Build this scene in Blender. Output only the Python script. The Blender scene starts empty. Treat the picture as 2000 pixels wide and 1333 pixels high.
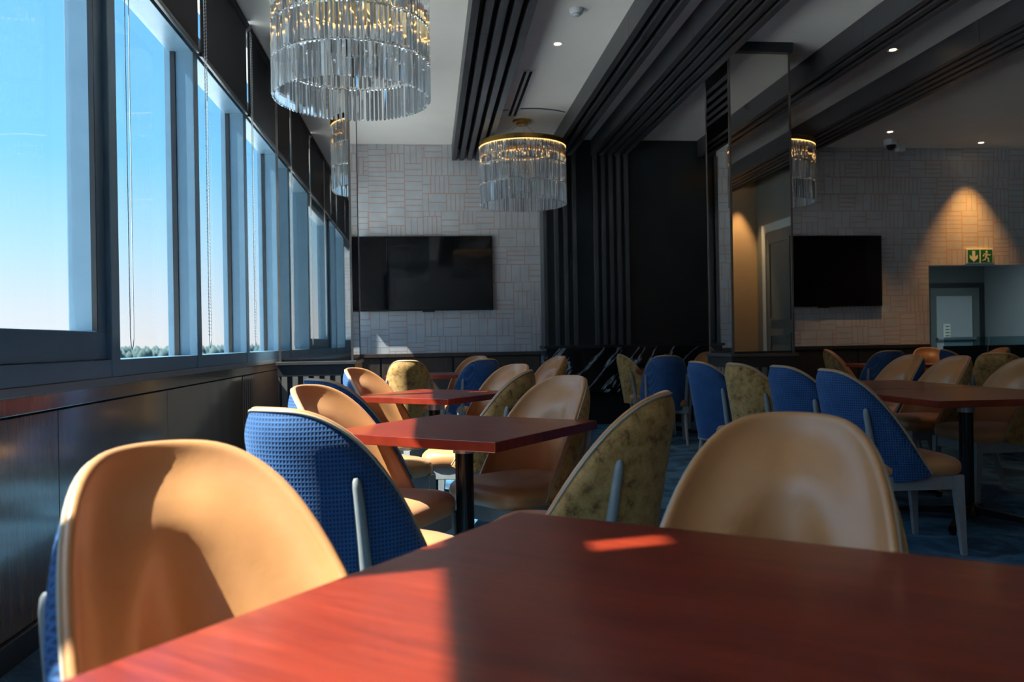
import bpy, bmesh, math, random
import numpy as np
from mathutils import Vector, Matrix

random.seed(7)
SC = bpy.context.scene
COL = SC.collection
PI = math.pi
R = math.radians

# ------------------------------------------------------------------ camera
cam_d = bpy.data.cameras.new('camera')
cam = bpy.data.objects.new('camera', cam_d)
COL.objects.link(cam)
cam_d.sensor_width = 36.0
cam_d.lens = 28.8
cam_d.clip_start = 0.02
cam_d.clip_end = 5000
cam.matrix_world = (Matrix.Translation((0, 0, 1.1)) @ Matrix.Rotation(R(-5.82), 4, 'Z')
                    @ Matrix.Rotation(R(90), 4, 'X') @ Matrix.Rotation(-0.017, 4, 'Z'))
cam_d.dof.use_dof = True
cam_d.dof.focus_distance = 4.0
cam_d.dof.aperture_fstop = 3.8
SC.camera = cam

# ------------------------------------------------------------------ world, sun, exposure
W = bpy.data.worlds.new('world')
SC.world = W
W.use_nodes = True
wn, wl = W.node_tree.nodes, W.node_tree.links
wn.clear()
wo = wn.new('ShaderNodeOutputWorld')
bg = wn.new('ShaderNodeBackground')
tc = wn.new('ShaderNodeTexCoord')
sx = wn.new('ShaderNodeSeparateXYZ')
mr = wn.new('ShaderNodeMapRange')
mr.inputs['From Min'].default_value = -0.2
mr.inputs['From Max'].default_value = 1.0
rp = wn.new('ShaderNodeValToRGB')
rp.color_ramp.elements[0].position = 0.0
rp.color_ramp.elements[0].color = (0.30, 0.34, 0.34, 1)
rp.color_ramp.elements[1].position = 1.0
rp.color_ramp.elements[1].color = (0.10, 0.30, 0.75, 1)
for p, c in ((0.150, (0.36, 0.42, 0.42, 1)), (0.167, (0.98, 0.84, 0.80, 1)), (0.20, (0.86, 0.83, 0.86, 1)),
             (0.26, (0.55, 0.78, 0.95, 1)), (0.34, (0.24, 0.64, 1.0, 1)), (0.50, (0.12, 0.48, 0.97, 1))):
    e = rp.color_ramp.elements.new(p)
    e.color = c
wl.new(tc.outputs['Generated'], sx.inputs[0])
wl.new(sx.outputs['Z'], mr.inputs['Value'])
wl.new(mr.outputs[0], rp.inputs[0])
SUN_EL = R(53.4)
sdir = Vector((1.0, 0.20, 0)).normalized() * math.cos(SUN_EL) + Vector((0, 0, -math.sin(SUN_EL)))
dt = wn.new('ShaderNodeVectorMath'); dt.operation = 'DOT_PRODUCT'
dt.inputs[1].default_value = -sdir
wl.new(tc.outputs['Generated'], dt.inputs[0])
ac = wn.new('ShaderNodeMath'); ac.operation = 'ARCCOSINE'; wl.new(dt.outputs['Value'], ac.inputs[0])
ex = wn.new('ShaderNodeMath'); ex.operation = 'MULTIPLY'; ex.inputs[1].default_value = -1 / R(18); wl.new(ac.outputs[0], ex.inputs[0])
e2 = wn.new('ShaderNodeMath'); e2.operation = 'EXPONENT'; wl.new(ex.outputs[0], e2.inputs[0])
mm_ = wn.new('ShaderNodeMath'); mm_.operation = 'MULTIPLY'; mm_.inputs[1].default_value = 5.0; wl.new(e2.outputs[0], mm_.inputs[0])
hl = wn.new('ShaderNodeMix'); hl.data_type = 'RGBA'; hl.blend_type = 'ADD'; hl.clamp_factor = False
wl.new(mm_.outputs[0], hl.inputs[0])
wl.new(rp.outputs[0], hl.inputs[6])
hl.inputs[7].default_value = (0.75, 0.85, 1.0, 1)
wl.new(hl.outputs[2], bg.inputs['Color'])
bg.inputs['Strength'].default_value = 0.345
wl.new(bg.outputs[0], wo.inputs[0])

sun_d = bpy.data.lights.new('sun', 'SUN')
sun_d.energy = 6.3
sun_d.angle = R(0.55)
sun_d.color = (1.0, 0.93, 0.82)
sun = bpy.data.objects.new('sun', sun_d)
COL.objects.link(sun)
sun.rotation_euler = sdir.to_track_quat('-Z', 'Y').to_euler()
sun.location = (-20, 0, 30)

SC.view_settings.view_transform = 'Standard'
SC.view_settings.look = 'None'
SC.view_settings.gamma = 1.0
SC.view_settings.exposure = 1.95
SC.view_settings.use_curve_mapping = False
try:
    SC.cycles.use_denoising = True
    SC.cycles.max_bounces = 8
    SC.cycles.diffuse_bounces = 4
    SC.cycles.glossy_bounces = 4
    SC.cycles.transmission_bounces = 7
    SC.cycles.transparent_max_bounces = 16
    SC.cycles.use_adaptive_sampling = True
    SC.cycles.adaptive_threshold = 0.035
    SC.cycles.sample_clamp_indirect = 6.0
except Exception:
    pass

# ------------------------------------------------------------------ materials
MAT = {}


class NT:
    def __init__(s, name):
        s.m = bpy.data.materials.new(name)
        s.m.use_nodes = True
        s.n, s.l = s.m.node_tree.nodes, s.m.node_tree.links
        s.b = s.n['Principled BSDF']
        MAT[name] = s.m

    def new(s, t, **kw):
        x = s.n.new(t)
        for k, v in kw.items():
            setattr(x, k, v)
        return x

    def ln(s, a, b):
        s.l.new(a, b)

    def setb(s, **kw):
        for k, v in kw.items():
            s.b.inputs[k.replace('_', ' ')].default_value = v

    def math(s, op, a, b=None, c=None):
        x = s.new('ShaderNodeMath', operation=op)
        for i, v in enumerate((a, b, c)):
            if v is None:
                continue
            if isinstance(v, (int, float)):
                x.inputs[i].default_value = v
            else:
                s.ln(v, x.inputs[i])
        return x.outputs[0]

    def coords(s, scale=(1, 1, 1), kind='Object'):
        t = s.new('ShaderNodeTexCoord')
        m = s.new('ShaderNodeMapping')
        m.inputs['Scale'].default_value = scale
        s.ln(t.outputs[kind], m.inputs[0])
        return m.outputs[0]

    def noise(s, vec, scale, detail=4, rough=0.55, dist=0.0):
        x = s.new('ShaderNodeTexNoise')
        x.inputs['Scale'].default_value = scale
        x.inputs['Detail'].default_value = detail
        x.inputs['Roughness'].default_value = rough
        x.inputs['Distortion'].default_value = dist
        s.ln(vec, x.inputs['Vector'])
        return x.outputs[0]

    def ramp(s, fac, stops):
        x = s.new('ShaderNodeValToRGB')
        el = x.color_ramp.elements
        el[0].position, el[0].color = stops[0][0], (*stops[0][1], 1)
        el[1].position, el[1].color = stops[-1][0], (*stops[-1][1], 1)
        for p, c in stops[1:-1]:
            e = el.new(p)
            e.color = (*c, 1)
        s.ln(fac, x.inputs[0])
        return x.outputs[0]

    def mix(s, fac, a, b):
        x = s.new('ShaderNodeMix', data_type='RGBA')
        for sock, v in ((x.inputs[0], fac), (x.inputs[6], a), (x.inputs[7], b)):
            if isinstance(v, (int, float)):
                sock.default_value = v
            elif isinstance(v, tuple):
                sock.default_value = (*v, 1)
            else:
                s.ln(v, sock)
        return x.outputs[2]

    def base(s, col):
        s.ln(col, s.b.inputs['Base Color'])

    def bump(s, h, strength=0.3, dist=0.002):
        x = s.new('ShaderNodeBump')
        x.inputs['Strength'].default_value = strength
        x.inputs['Distance'].default_value = dist
        s.ln(h, x.inputs['Height'])
        s.ln(x.outputs[0], s.b.inputs['Normal'])


def flat(name, col, rough=0.5, metal=0.0, var=0.12, scale=9.0, bump=0.0, spec=0.5):
    t = NT(name)
    t.setb(Roughness=rough, Metallic=metal)
    t.b.inputs['Specular IOR Level'].default_value = spec
    v = t.noise(t.coords(), scale, 5)
    lo = tuple(c * (1 - var) for c in col)
    hi = tuple(min(1, c * (1 + var)) for c in col)
    t.base(t.ramp(v, ((0.25, lo), (0.75, hi))))
    if bump:
        t.bump(t.noise(t.coords(), scale * 30, 3), bump, 0.001)
    return t.m


flat('ceiling_paint', (0.84, 0.77, 0.69), 0.75, var=0.05, scale=1.5)
flat('dark_slat', (0.042, 0.040, 0.043), 0.42, var=0.2, scale=3)
flat('black_recess', (0.006, 0.006, 0.007), 0.7)
flat('fin_grey', (0.062, 0.066, 0.072), 0.4, var=0.15, scale=3)
flat('feature_dark', (0.013, 0.018, 0.022), 0.36, var=0.25, scale=2)
flat('window_metal', (0.115, 0.20, 0.275), 0.34, metal=0.3, var=0.06)
flat('sill_paint', (0.16, 0.155, 0.16), 0.35, var=0.08)
flat('blind_fabric', (0.030, 0.030, 0.036), 0.85, var=0.1, scale=60)
flat('chain_plastic', (0.62, 0.62, 0.62), 0.3, var=0.03)
flat('bronze_trim', (0.17, 0.145, 0.125), 0.35, metal=0.7, var=0.1)
flat('gold_metal', (0.55, 0.33, 0.09), 0.28, metal=1.0, var=0.08)
flat('grey_leg', (0.27, 0.265, 0.26), 0.5, var=0.12, scale=20)
flat('black_metal', (0.012, 0.012, 0.013), 0.22, metal=0.3, var=0.1)
flat('pale_metal', (0.45, 0.46, 0.47), 0.35, metal=0.6, var=0.05)
flat('black_plastic', (0.008, 0.008, 0.009), 0.3)
flat('white_plastic', (0.70, 0.70, 0.72), 0.4, var=0.03)
flat('vent_slot', (0.01, 0.01, 0.01), 0.8)
flat('green_sign', (0.005, 0.16, 0.06), 0.5, var=0.04)
flat('sign_white', (0.75, 0.80, 0.68), 0.5, var=0.03)
flat('grey_green_paint', (0.10, 0.12, 0.115), 0.55, var=0.06, scale=2)
flat('pale_paint', (0.38, 0.42, 0.43), 0.7, var=0.05, scale=2)
flat('tan_paint', (0.40, 0.30, 0.19), 0.7, var=0.06, scale=2)
flat('piping', (0.42, 0.33, 0.23), 0.5, var=0.05)
flat('hazy_leaf', (0.040, 0.070, 0.068), 0.9, var=0.3, scale=0.15)  # distance haze put into the leaf colour as a bluish cast
flat('far_ground', (0.16, 0.20, 0.17), 0.9, var=0.3, scale=0.01)
flat('plinth_slat', (0.17, 0.15, 0.13), 0.4, var=0.15)
flat('plinth_dark', (0.025, 0.022, 0.022), 0.45, var=0.2)

# screen: glossy black
t = NT('screen')
t.setb(Roughness=0.04)
t.base(t.mix(t.noise(t.coords(), 3), (0.004, 0.004, 0.005), (0.006, 0.006, 0.007)))

# smoked mirror
t = NT('smoked_mirror')
t.setb(Roughness=0.015, Metallic=1.0)
t.base(t.mix(t.noise(t.coords(), 1.5), (0.58, 0.56, 0.53), (0.62, 0.60, 0.57)))

# clear glazing: transparent with a fresnel gloss
for nm, tint, gl in (('window_glass', (0.86, 0.94, 0.97), 0.9), ('screen_glass', (0.62, 0.74, 0.76), 0.9)):
    t = NT(nm)
    tr = t.new('ShaderNodeBsdfTransparent')
    t.ln(t.mix(t.noise(t.coords(), 0.8), tint, tuple(c * 0.97 for c in tint)), tr.inputs[0])
    g = t.new('ShaderNodeBsdfGlossy')
    g.inputs['Roughness'].default_value = 0.01
    fr = t.new('ShaderNodeLayerWeight')
    ms = t.new('ShaderNodeMixShader')
    t.ln(t.math('MULTIPLY_ADD', t.math('POWER', fr.outputs['Facing'], 5.0), 0.35, 0.025), ms.inputs[0])
    t.ln(tr.outputs[0], ms.inputs[1])
    t.ln(g.outputs[0], ms.inputs[2])
    t.ln(ms.outputs[0], t.n['Material Output'].inputs[0])

# crystal rods
t = NT('crystal')
t.setb(Roughness=0.03, IOR=1.52)
t.b.inputs['Transmission Weight'].default_value = 0.86
t.base(t.mix(t.noise(t.coords(), 40), (0.86, 0.93, 1.0), (0.92, 0.97, 1)))

# warm glowing bulb, downlight lens, cool glow of the added corridor fill
for nm, c, st in (('bulb_glow', (1.0, 0.55, 0.18), 0.7), ('downlight_lens', (1.0, 0.72, 0.42), 5.0),
                  ('cool_fill', (0.75, 0.95, 1.0), 11.0)):
    t = NT(nm)
    t.base(t.mix(t.noise(t.coords(), 20), c, tuple(x * 0.95 for x in c)))
    t.b.inputs['Emission Color'].default_value = (*c, 1)
    t.b.inputs['Emission Strength'].default_value = st

# wallpaper: basket weave blocks of thin copper lines on grey
t = NT('wallpaper')
t.setb(Roughness=0.6)
tcw = t.new('ShaderNodeNewGeometry')
sp = t.new('ShaderNodeSeparateXYZ')
t.ln(tcw.outputs['Position'], sp.inputs[0])
h = t.math('ADD', sp.outputs['X'], t.math('MULTIPLY', sp.outputs['Y'], 0.983))
cs = 0.235
px = t.math('DIVIDE', h, cs)
pz = t.math('DIVIDE', sp.outputs['Z'], cs)
# jog every other row so blocks interlock
def whit(a, b_, k):
    cmb_ = t.new('ShaderNodeCombineXYZ')
    for i_, v_ in enumerate((a, b_, k)):
        if isinstance(v_, (int, float)):
            cmb_.inputs[i_].default_value = v_
        else:
            t.ln(v_, cmb_.inputs[i_])
    w_ = t.new('ShaderNodeTexWhiteNoise', noise_dimensions='3D')
    t.ln(cmb_.outputs[0], w_.inputs['Vector'])
    return w_.outputs['Value']
sup = t.math('GREATER_THAN', whit(t.math('FLOOR', t.math('DIVIDE', px, 3.0)), t.math('FLOOR', t.math('DIVIDE', pz, 2.0)), 4.3), 0.5)
inv = t.math('SUBTRACT', 1.0, sup)
rofs = t.math('MULTIPLY', whit(t.math('FLOOR', pz), 0.5, 1.7), sup)
cofs = t.math('MULTIPLY', whit(t.math('FLOOR', px), 0.5, 9.1), inv)
px = t.math('ADD', px, rofs)
pz = t.math('ADD', pz, cofs)
cxf, czf = t.math('FLOOR', px), t.math('FLOOR', pz)
fx, fz = t.math('FRACT', px), t.math('FRACT', pz)
cmb = t.new('ShaderNodeCombineXYZ')
t.ln(cxf, cmb.inputs[0])
t.ln(czf, cmb.inputs[1])
wn1 = t.new('ShaderNodeTexWhiteNoise', noise_dimensions='3D')
t.ln(cmb.outputs[0], wn1.inputs['Vector'])
sc3 = t.new('ShaderNodeSeparateColor')
t.ln(wn1.outputs['Color'], sc3.inputs[0])
ori = t.math('GREATER_THAN', sc3.outputs[0], 0.5)
cc = t.math('ADD', t.math('MULTIPLY', fx, ori), t.math('MULTIPLY', fz, t.math('SUBTRACT', 1.0, ori)))
nst = t.math('ADD', t.math('FLOOR', t.math('MULTIPLY', sc3.outputs[1], 2.99)), 2.0)
sf = t.math('FRACT', t.math('MULTIPLY', cc, nst))
d1 = t.math('MULTIPLY', t.math('SUBTRACT', 0.5, t.math('ABSOLUTE', t.math('SUBTRACT', sf, 0.5))), t.math('DIVIDE', cs, nst))
d2 = t.math('MULTIPLY', t.math('SUBTRACT', 0.5, t.math('ABSOLUTE', t.math('SUBTRACT', fx, 0.5))), cs)
d3 = t.math('MULTIPLY', t.math('SUBTRACT', 0.5, t.math('ABSOLUTE', t.math('SUBTRACT', fz, 0.5))), cs)
dm = t.math('MINIMUM', d1, t.math('MINIMUM', d2, d3))
mrl = t.new('ShaderNodeMapRange')
mrl.inputs['From Min'].default_value = 0.004
mrl.inputs['From Max'].default_value = 0.0075
mrl.inputs['To Min'].default_value = 1.0
mrl.inputs['To Max'].default_value = 0.0
t.ln(dm, mrl.inputs['Value'])
gp = t.new('ShaderNodeNewGeometry')
wear = t.ramp(t.noise(gp.outputs['Position'], 5, 5), ((0.3, (0.43, 0.45, 0.47)), (0.7, (0.54, 0.56, 0.58))))
t.base(t.mix(t.math('MULTIPLY', mrl.outputs[0], 0.85), wear, (0.50, 0.27, 0.20)))
t.bump(mrl.outputs[0], 0.2, 0.002)


# woods
def wood(name, c0, c1, rough, sx=(1, 1, 1), scale=6.0, coat=0.0, bump=0.05):
    t = NT(name)
    v = t.coords(sx)
    n = t.noise(v, scale, 8, 0.65, 0.6)
    n2 = t.noise(v, scale * 5, 4, 0.6)
    f = t.math('ADD', t.math('MULTIPLY', n, 0.7), t.math('MULTIPLY', n2, 0.3))
    t.base(t.ramp(f, ((0.35, c0), (0.65, c1))))
    t.setb(Roughness=rough)
    t.b.inputs['Coat Weight'].default_value = coat
    t.b.inputs['Coat Roughness'].default_value = 0.12
    if bump:
        t.bump(n2, bump, 0.002)
    return t.m


wood('mahogany', (0.125, 0.010, 0.005), (0.28, 0.030, 0.010), 0.30, (1, 14, 1), 2.2, coat=0.25, bump=0.03)
wood('panel_wood', (0.11, 0.062, 0.038), (0.19, 0.112, 0.070), 0.22, (30, 30, 1.2), 1.2, coat=1.0, bump=0.10)
wood('wainscot_wood', (0.045, 0.028, 0.022), (0.085, 0.055, 0.042), 0.35, (12, 12, 1), 1.6, bump=0.05)

# leather
t = NT('tan_leather')
v = t.coords()
t.base(t.ramp(t.noise(v, 6, 5), ((0.3, (0.50, 0.205, 0.064)), (0.7, (0.58, 0.25, 0.082)))))
t.setb(Roughness=0.38)
t.b.inputs['Specular IOR Level'].default_value = 0.8
t.b.inputs['Sheen Weight'].default_value = 0.18
t.b.inputs['Sheen Tint'].default_value = (1.0, 0.78, 0.95, 1)
vo = t.new('ShaderNodeTexVoronoi')
vo.inputs['Scale'].default_value = 420
t.ln(v, vo.inputs['Vector'])
hb = t.math('ADD', t.math('MULTIPLY', vo.outputs['Distance'], 0.25), t.math('MULTIPLY', t.noise(v, 26, 4), 1.0))
t.bump(hb, 0.16, 0.004)

# blue waffle weave
t = NT('blue_weave')
v = t.coords()
sp = t.new('ShaderNodeSeparateXYZ')
t.ln(v, sp.inputs[0])
hx = t.math('ADD', sp.outputs['X'], t.math('MULTIPLY', sp.outputs['Y'], 0.8))
a = t.math('SINE', t.math('MULTIPLY', hx, 2 * PI / 0.0125))
b = t.math('SINE', t.math('MULTIPLY', sp.outputs['Z'], 2 * PI / 0.0125))
w = t.math('MULTIPLY_ADD', t.math('MULTIPLY', a, b), 0.5, 0.5)
w2 = t.math('MAXIMUM', t.math('MULTIPLY_ADD', a, 0.5, 0.5), t.math('MULTIPLY_ADD', b, 0.5, 0.5))
mot = t.noise(v, 14, 4)
lite = t.ramp(mot, ((0.3, (0.012, 0.070, 0.20)), (0.7, (0.022, 0.11, 0.29))))
t.base(t.mix(t.math('POWER', w2, 2.0), (0.004, 0.018, 0.075), lite))
t.setb(Roughness=0.75)
t.b.inputs['Sheen Weight'].default_value = 0.25
t.b.inputs['Sheen Tint'].default_value = (0.4, 0.6, 1.0, 1)
t.bump(w2, 0.5, 0.003)

# gold crushed velvet
t = NT('gold_velvet')
v = t.coords()
n = t.noise(v, 20, 8, 0.75, 0.2)
t.base(t.ramp(n, ((0.36, (0.15, 0.055, 0.010)), (0.47, (0.37, 0.180, 0.045)), (0.68, (0.56, 0.32, 0.11)))))
t.setb(Roughness=0.8)
t.b.inputs['Sheen Weight'].default_value = 0.3
t.b.inputs['Sheen Tint'].default_value = (1.0, 0.82, 0.45, 1)
t.bump(t.noise(v, 60, 4), 0.25, 0.003)

# carpet
t = NT('carpet')
v = t.coords()
n = t.noise(v, 2.3, 8, 0.7, 1.2)
n2 = t.noise(v, 90, 3)
pat = t.ramp(n, ((0.36, (0.010, 0.022, 0.045)), (0.46, (0.022, 0.075, 0.14)), (0.55, (0.05, 0.18, 0.30)), (0.68, (0.15, 0.29, 0.40))))
t.base(t.mix(t.math('MULTIPLY', n2, 0.5), pat, (0.02, 0.05, 0.09)))
t.setb(Roughness=0.95)
t.bump(n2, 0.6, 0.006)

# black marble with white veins
t = NT('black_marble')
v = t.coords()
mp = t.new('ShaderNodeMapping')
mp.inputs['Rotation'].default_value = (0, R(48), 0)
t.ln(v, mp.inputs[0])
mp2 = t.new('ShaderNodeMapping')
mp2.inputs['Scale'].default_value = (0.45, 1.0, 3.2)
t.ln(mp.outputs[0], mp2.inputs[0])
n = t.noise(mp2.outputs[0], 1.5, 7, 0.55, 0.5)
vein = t.math('ABSOLUTE', t.math('SUBTRACT', n, 0.5))
t.base(t.ramp(vein, ((0.0, (0.70, 0.74, 0.76)), (0.008, (0.30, 0.33, 0.35)), (0.020, (0.008, 0.010, 0.013)))))
t.setb(Roughness=0.12)


# ------------------------------------------------------------------ mesh helpers
class MB:
    def __init__(s):
        s.v, s.f, s.sm = [], [], []

    def add(s, verts, faces, smooth=False):
        o = len(s.v)
        s.v += [tuple(p) for p in verts]
        s.f += [tuple(i + o for i in f) for f in faces]
        s.sm += [smooth] * len(faces)
        return s

    def box(s, x0, x1, y0, y1, z0, z1, c=0.0):
        if c <= 0:
            P = [(x, y, z) for x in (x0, x1) for y in (y0, y1) for z in (z0, z1)]
            return s.add(P, [(0, 1, 3, 2), (4, 6, 7, 5), (0, 4, 5, 1), (2, 3, 7, 6), (0, 2, 6, 4), (1, 5, 7, 3)])
        bm = bmesh.new()
        bmesh.ops.create_cube(bm, size=1.0)
        for v in bm.verts:
            v.co = ((x0 + x1) / 2 + v.co.x * (x1 - x0), (y0 + y1) / 2 + v.co.y * (y1 - y0), (z0 + z1) / 2 + v.co.z * (z1 - z0))
        bmesh.ops.bevel(bm, geom=bm.edges[:], offset=c, segments=2, affect='EDGES', profile=0.6)
        bm.verts.index_update()
        s.add([v.co[:] for v in bm.verts], [[v.index for v in f.verts] for f in bm.faces])
        bm.free()
        return s

    def loft(s, rings, cap0=True, cap1=True, smooth=True, closed=True):
        n = len(rings[0])
        V = [p for r in rings for p in r]
        F = []
        for i in range(len(rings) - 1):
            for j in range(n if closed else n - 1):
                k = (j + 1) % n
                F.append((i * n + j, i * n + k, (i + 1) * n + k, (i + 1) * n + j))
        s.add(V, F, smooth)
        if cap0:
            s.add(rings[0], [tuple(range(n))[::-1]], False)
        if cap1:
            s.add(rings[-1], [tuple(range(n))], False)
        return s

    def lathe(s, prof, cx=0, cy=0, n=32, smooth=True, cap0=False, cap1=False):
        rings = [[(cx + r * math.cos(2 * PI * k / n), cy + r * math.sin(2 * PI * k / n), z) for k in range(n)] for r, z in prof]
        return s.loft(rings, cap0, cap1, smooth)

    def cyl(s, cx, cy, r, z0, z1, n=24):
        return s.lathe([(r, z0), (r, z1)], cx, cy, n, True, True, True)

    def tube(s, pts, rad, n=8, smooth=True, closed=False):
        pts = [Vector(p) for p in pts]
        m = len(pts)
        if not isinstance(rad, (list, tuple)):
            rad = [rad] * m
        rings = []
        ref = None
        for i, p in enumerate(pts):
            a = pts[(i - 1) % m] if (closed or i > 0) else p
            b = pts[(i + 1) % m] if (closed or i < m - 1) else p
            d = (b - a).normalized()
            if ref is None:
                ref = Vector((0, 0, 1)) if abs(d.z) < 0.9 else Vector((1, 0, 0))
            u = d.cross(ref)
            if u.length < 1e-5:
                u = d.cross(Vector((0, 1, 0)))
            u.normalize()
            w = u.cross(d).normalized()
            ref = w
            rings.append([p + (u * math.cos(2 * PI * k / n) + w * math.sin(2 * PI * k / n)) * rad[i] for k in range(n)])
        if closed:
            rings.append(rings[0])
        return s.loft(rings, not closed, not closed, smooth)

    def mesh(s, name):
        me = bpy.data.meshes.new(name)
        me.from_pydata(s.v, [], s.f)
        me.polygons.foreach_set('use_smooth', s.sm)
        me.update()
        bm = bmesh.new()
        bm.from_mesh(me)
        bmesh.ops.recalc_face_normals(bm, faces=bm.faces)
        bm.to_mesh(me)
        bm.free()
        return me

    def build(s, name, mat, parent=None):
        return obj(name, s.mesh(name), mat, parent)


def obj(name, me, mat, parent=None):
    o = bpy.data.objects.new(name, me)
    if mat is not None and not me.materials:
        me.materials.append(MAT[mat])
    COL.objects.link(o)
    if parent is not None:
        o.parent = parent
    return o


def bx(name, mat, parent, *a, c=0.0):
    return MB().box(*a, c=c).build(name, mat, parent)


def thing(name, label, cat, loc=(0, 0, 0), rz=0.0, group=None):
    o = bpy.data.objects.new(name, None)
    o.empty_display_size = 0.1
    COL.objects.link(o)
    o.location = loc
    o.rotation_euler = (0, 0, rz)
    o['label'] = label
    o['category'] = cat
    if group:
        o['group'] = group
    return o


def struct(o, label=None, cat=None):
    o['kind'] = 'structure'
    if label:
        o['label'] = label
        o['category'] = cat
    return o


def empty_struct(name, label, cat):
    o = bpy.data.objects.new(name, None)
    COL.objects.link(o)
    return struct(o, label, cat)


def dup(root, loc, rz, label, group=None):
    r = root.copy()
    COL.objects.link(r)
    r.location = loc
    r.rotation_euler = (0, 0, rz)
    r['label'] = label
    if group:
        r['group'] = group
    for ch in list(root.children):
        c = ch.copy()
        COL.objects.link(c)
        c.parent = r
        for g in ch.children:
            d = g.copy()
            COL.objects.link(d)
            d.parent = c
    return r


# ------------------------------------------------------------------ the room
H = 3.70
D = 10.80           # back wall
Y0 = -4.6           # rear wall
XL = -1.46          # wood panelling face on the window side
XG = -1.57          # glass plane
XM = -1.445         # inner face of the mullions

floor = struct(bx('floor', 'carpet', None, -1.7, 10.6, Y0 - 0.2, 14.6, -0.15, 0.0), 'blue and navy mottled carpet across the dining room', 'floor')
ceil = struct(bx('ceiling', 'ceiling_paint', None, -1.7, 10.6, Y0 - 0.2, D + 0.2, H, H + 0.15), 'pale beige painted ceiling between the dark slatted beams', 'ceiling')

# back wall: wallpaper above a dark wood wainscot, corridor opening at the right
CX0, CX1, CZ = 6.97, 10.40, 2.06
m = MB()
m.box(-1.7, CX0, D, D + 0.2, 0, H)
m.box(CX0, 10.6, D, D + 0.2, CZ, H)
wall_back = struct(m.build('wall_back', 'wallpaper', None), 'grey wallpaper with copper basket-weave lines on the far wall', 'wall')
WZ = 0.96
def wains(name, parent, x0, x1, joints, y, mat):
    bx('wainscot_rail', mat, parent, x0, x1, y - 0.035, y, WZ - 0.05, WZ, c=0.004)
    e = [x0] + joints + [x1]
    for a, b in zip(e[:-1], e[1:]):
        bx('wainscot_panel', mat, parent, a + 0.012, b - 0.012, y - 0.022, y, 0.11, WZ - 0.06, c=0.004)
    bx('wainscot_backing', 'black_recess', parent, x0, x1, y - 0.008, y, 0.0, WZ - 0.04)
    bx('skirting', mat, parent, x0, x1, y - 0.03, y, 0, 0.10, c=0.004)
wsc = empty_struct('trim_3', 'dark wood wainscot along the foot of the far wall', 'wainscot')
wains('w', wsc, -1.46, 1.478, [-0.62, 0.32], D, 'wainscot_wood')
wains('w', wsc, 4.12, CX0, [4.9, 5.9], D, 'plinth_dark')

# window-side wall under the sill
wall_left = struct(bx('wall_left', 'black_recess', None, -1.7, XL - 0.012, Y0 - 0.2, D, 0, 0.93), 'glossy dark wood panelling below the windows', 'wall')
bx('panel_rail', 'panel_wood', wall_left, XL - 0.02, XL + 0.004, Y0, D, 0.865, 0.93, c=0.003)
PJ = [Y0, -3.0, -1.2, 0.6, 2.05, 3.4, 4.76, 6.60]
for a, b in zip(PJ[:-1], PJ[1:]):
    bx('wall_panel', 'panel_wood', wall_left, XL - 0.02, XL, a + 0.002, b - 0.002, 0.10, 0.857, c=0.002)
for k in range(5):
    bx('flute', 'panel_wood', wall_left, XL - 0.02, XL + 0.006, 6.62 + k * 0.075, 6.62 + k * 0.075 + 0.052, 0.10, 0.857, c=0.004)
for a, b in ((7.0, 8.3), (8.3, 9.6), (9.6, D)):
    bx('wall_panel', 'panel_wood', wall_left, XL - 0.02, XL, a + 0.002, b - 0.002, 0.10, 0.857, c=0.002)
bx('skirting', 'plinth_dark', wall_left, XL - 0.02, XL + 0.018, Y0, D, 0, 0.095, c=0.004)

bx('upper_soffit', 'ceiling_paint', wall_left, -1.7, -1.50, Y0 - 0.2, D, 3.64, H)
struct(bx('trim_1', 'sill_paint', None, -1.66, XL + 0.022, Y0, D, 0.93, 0.965, c=0.004), 'long grey window sill ledge above the wood panelling', 'sill')

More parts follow.
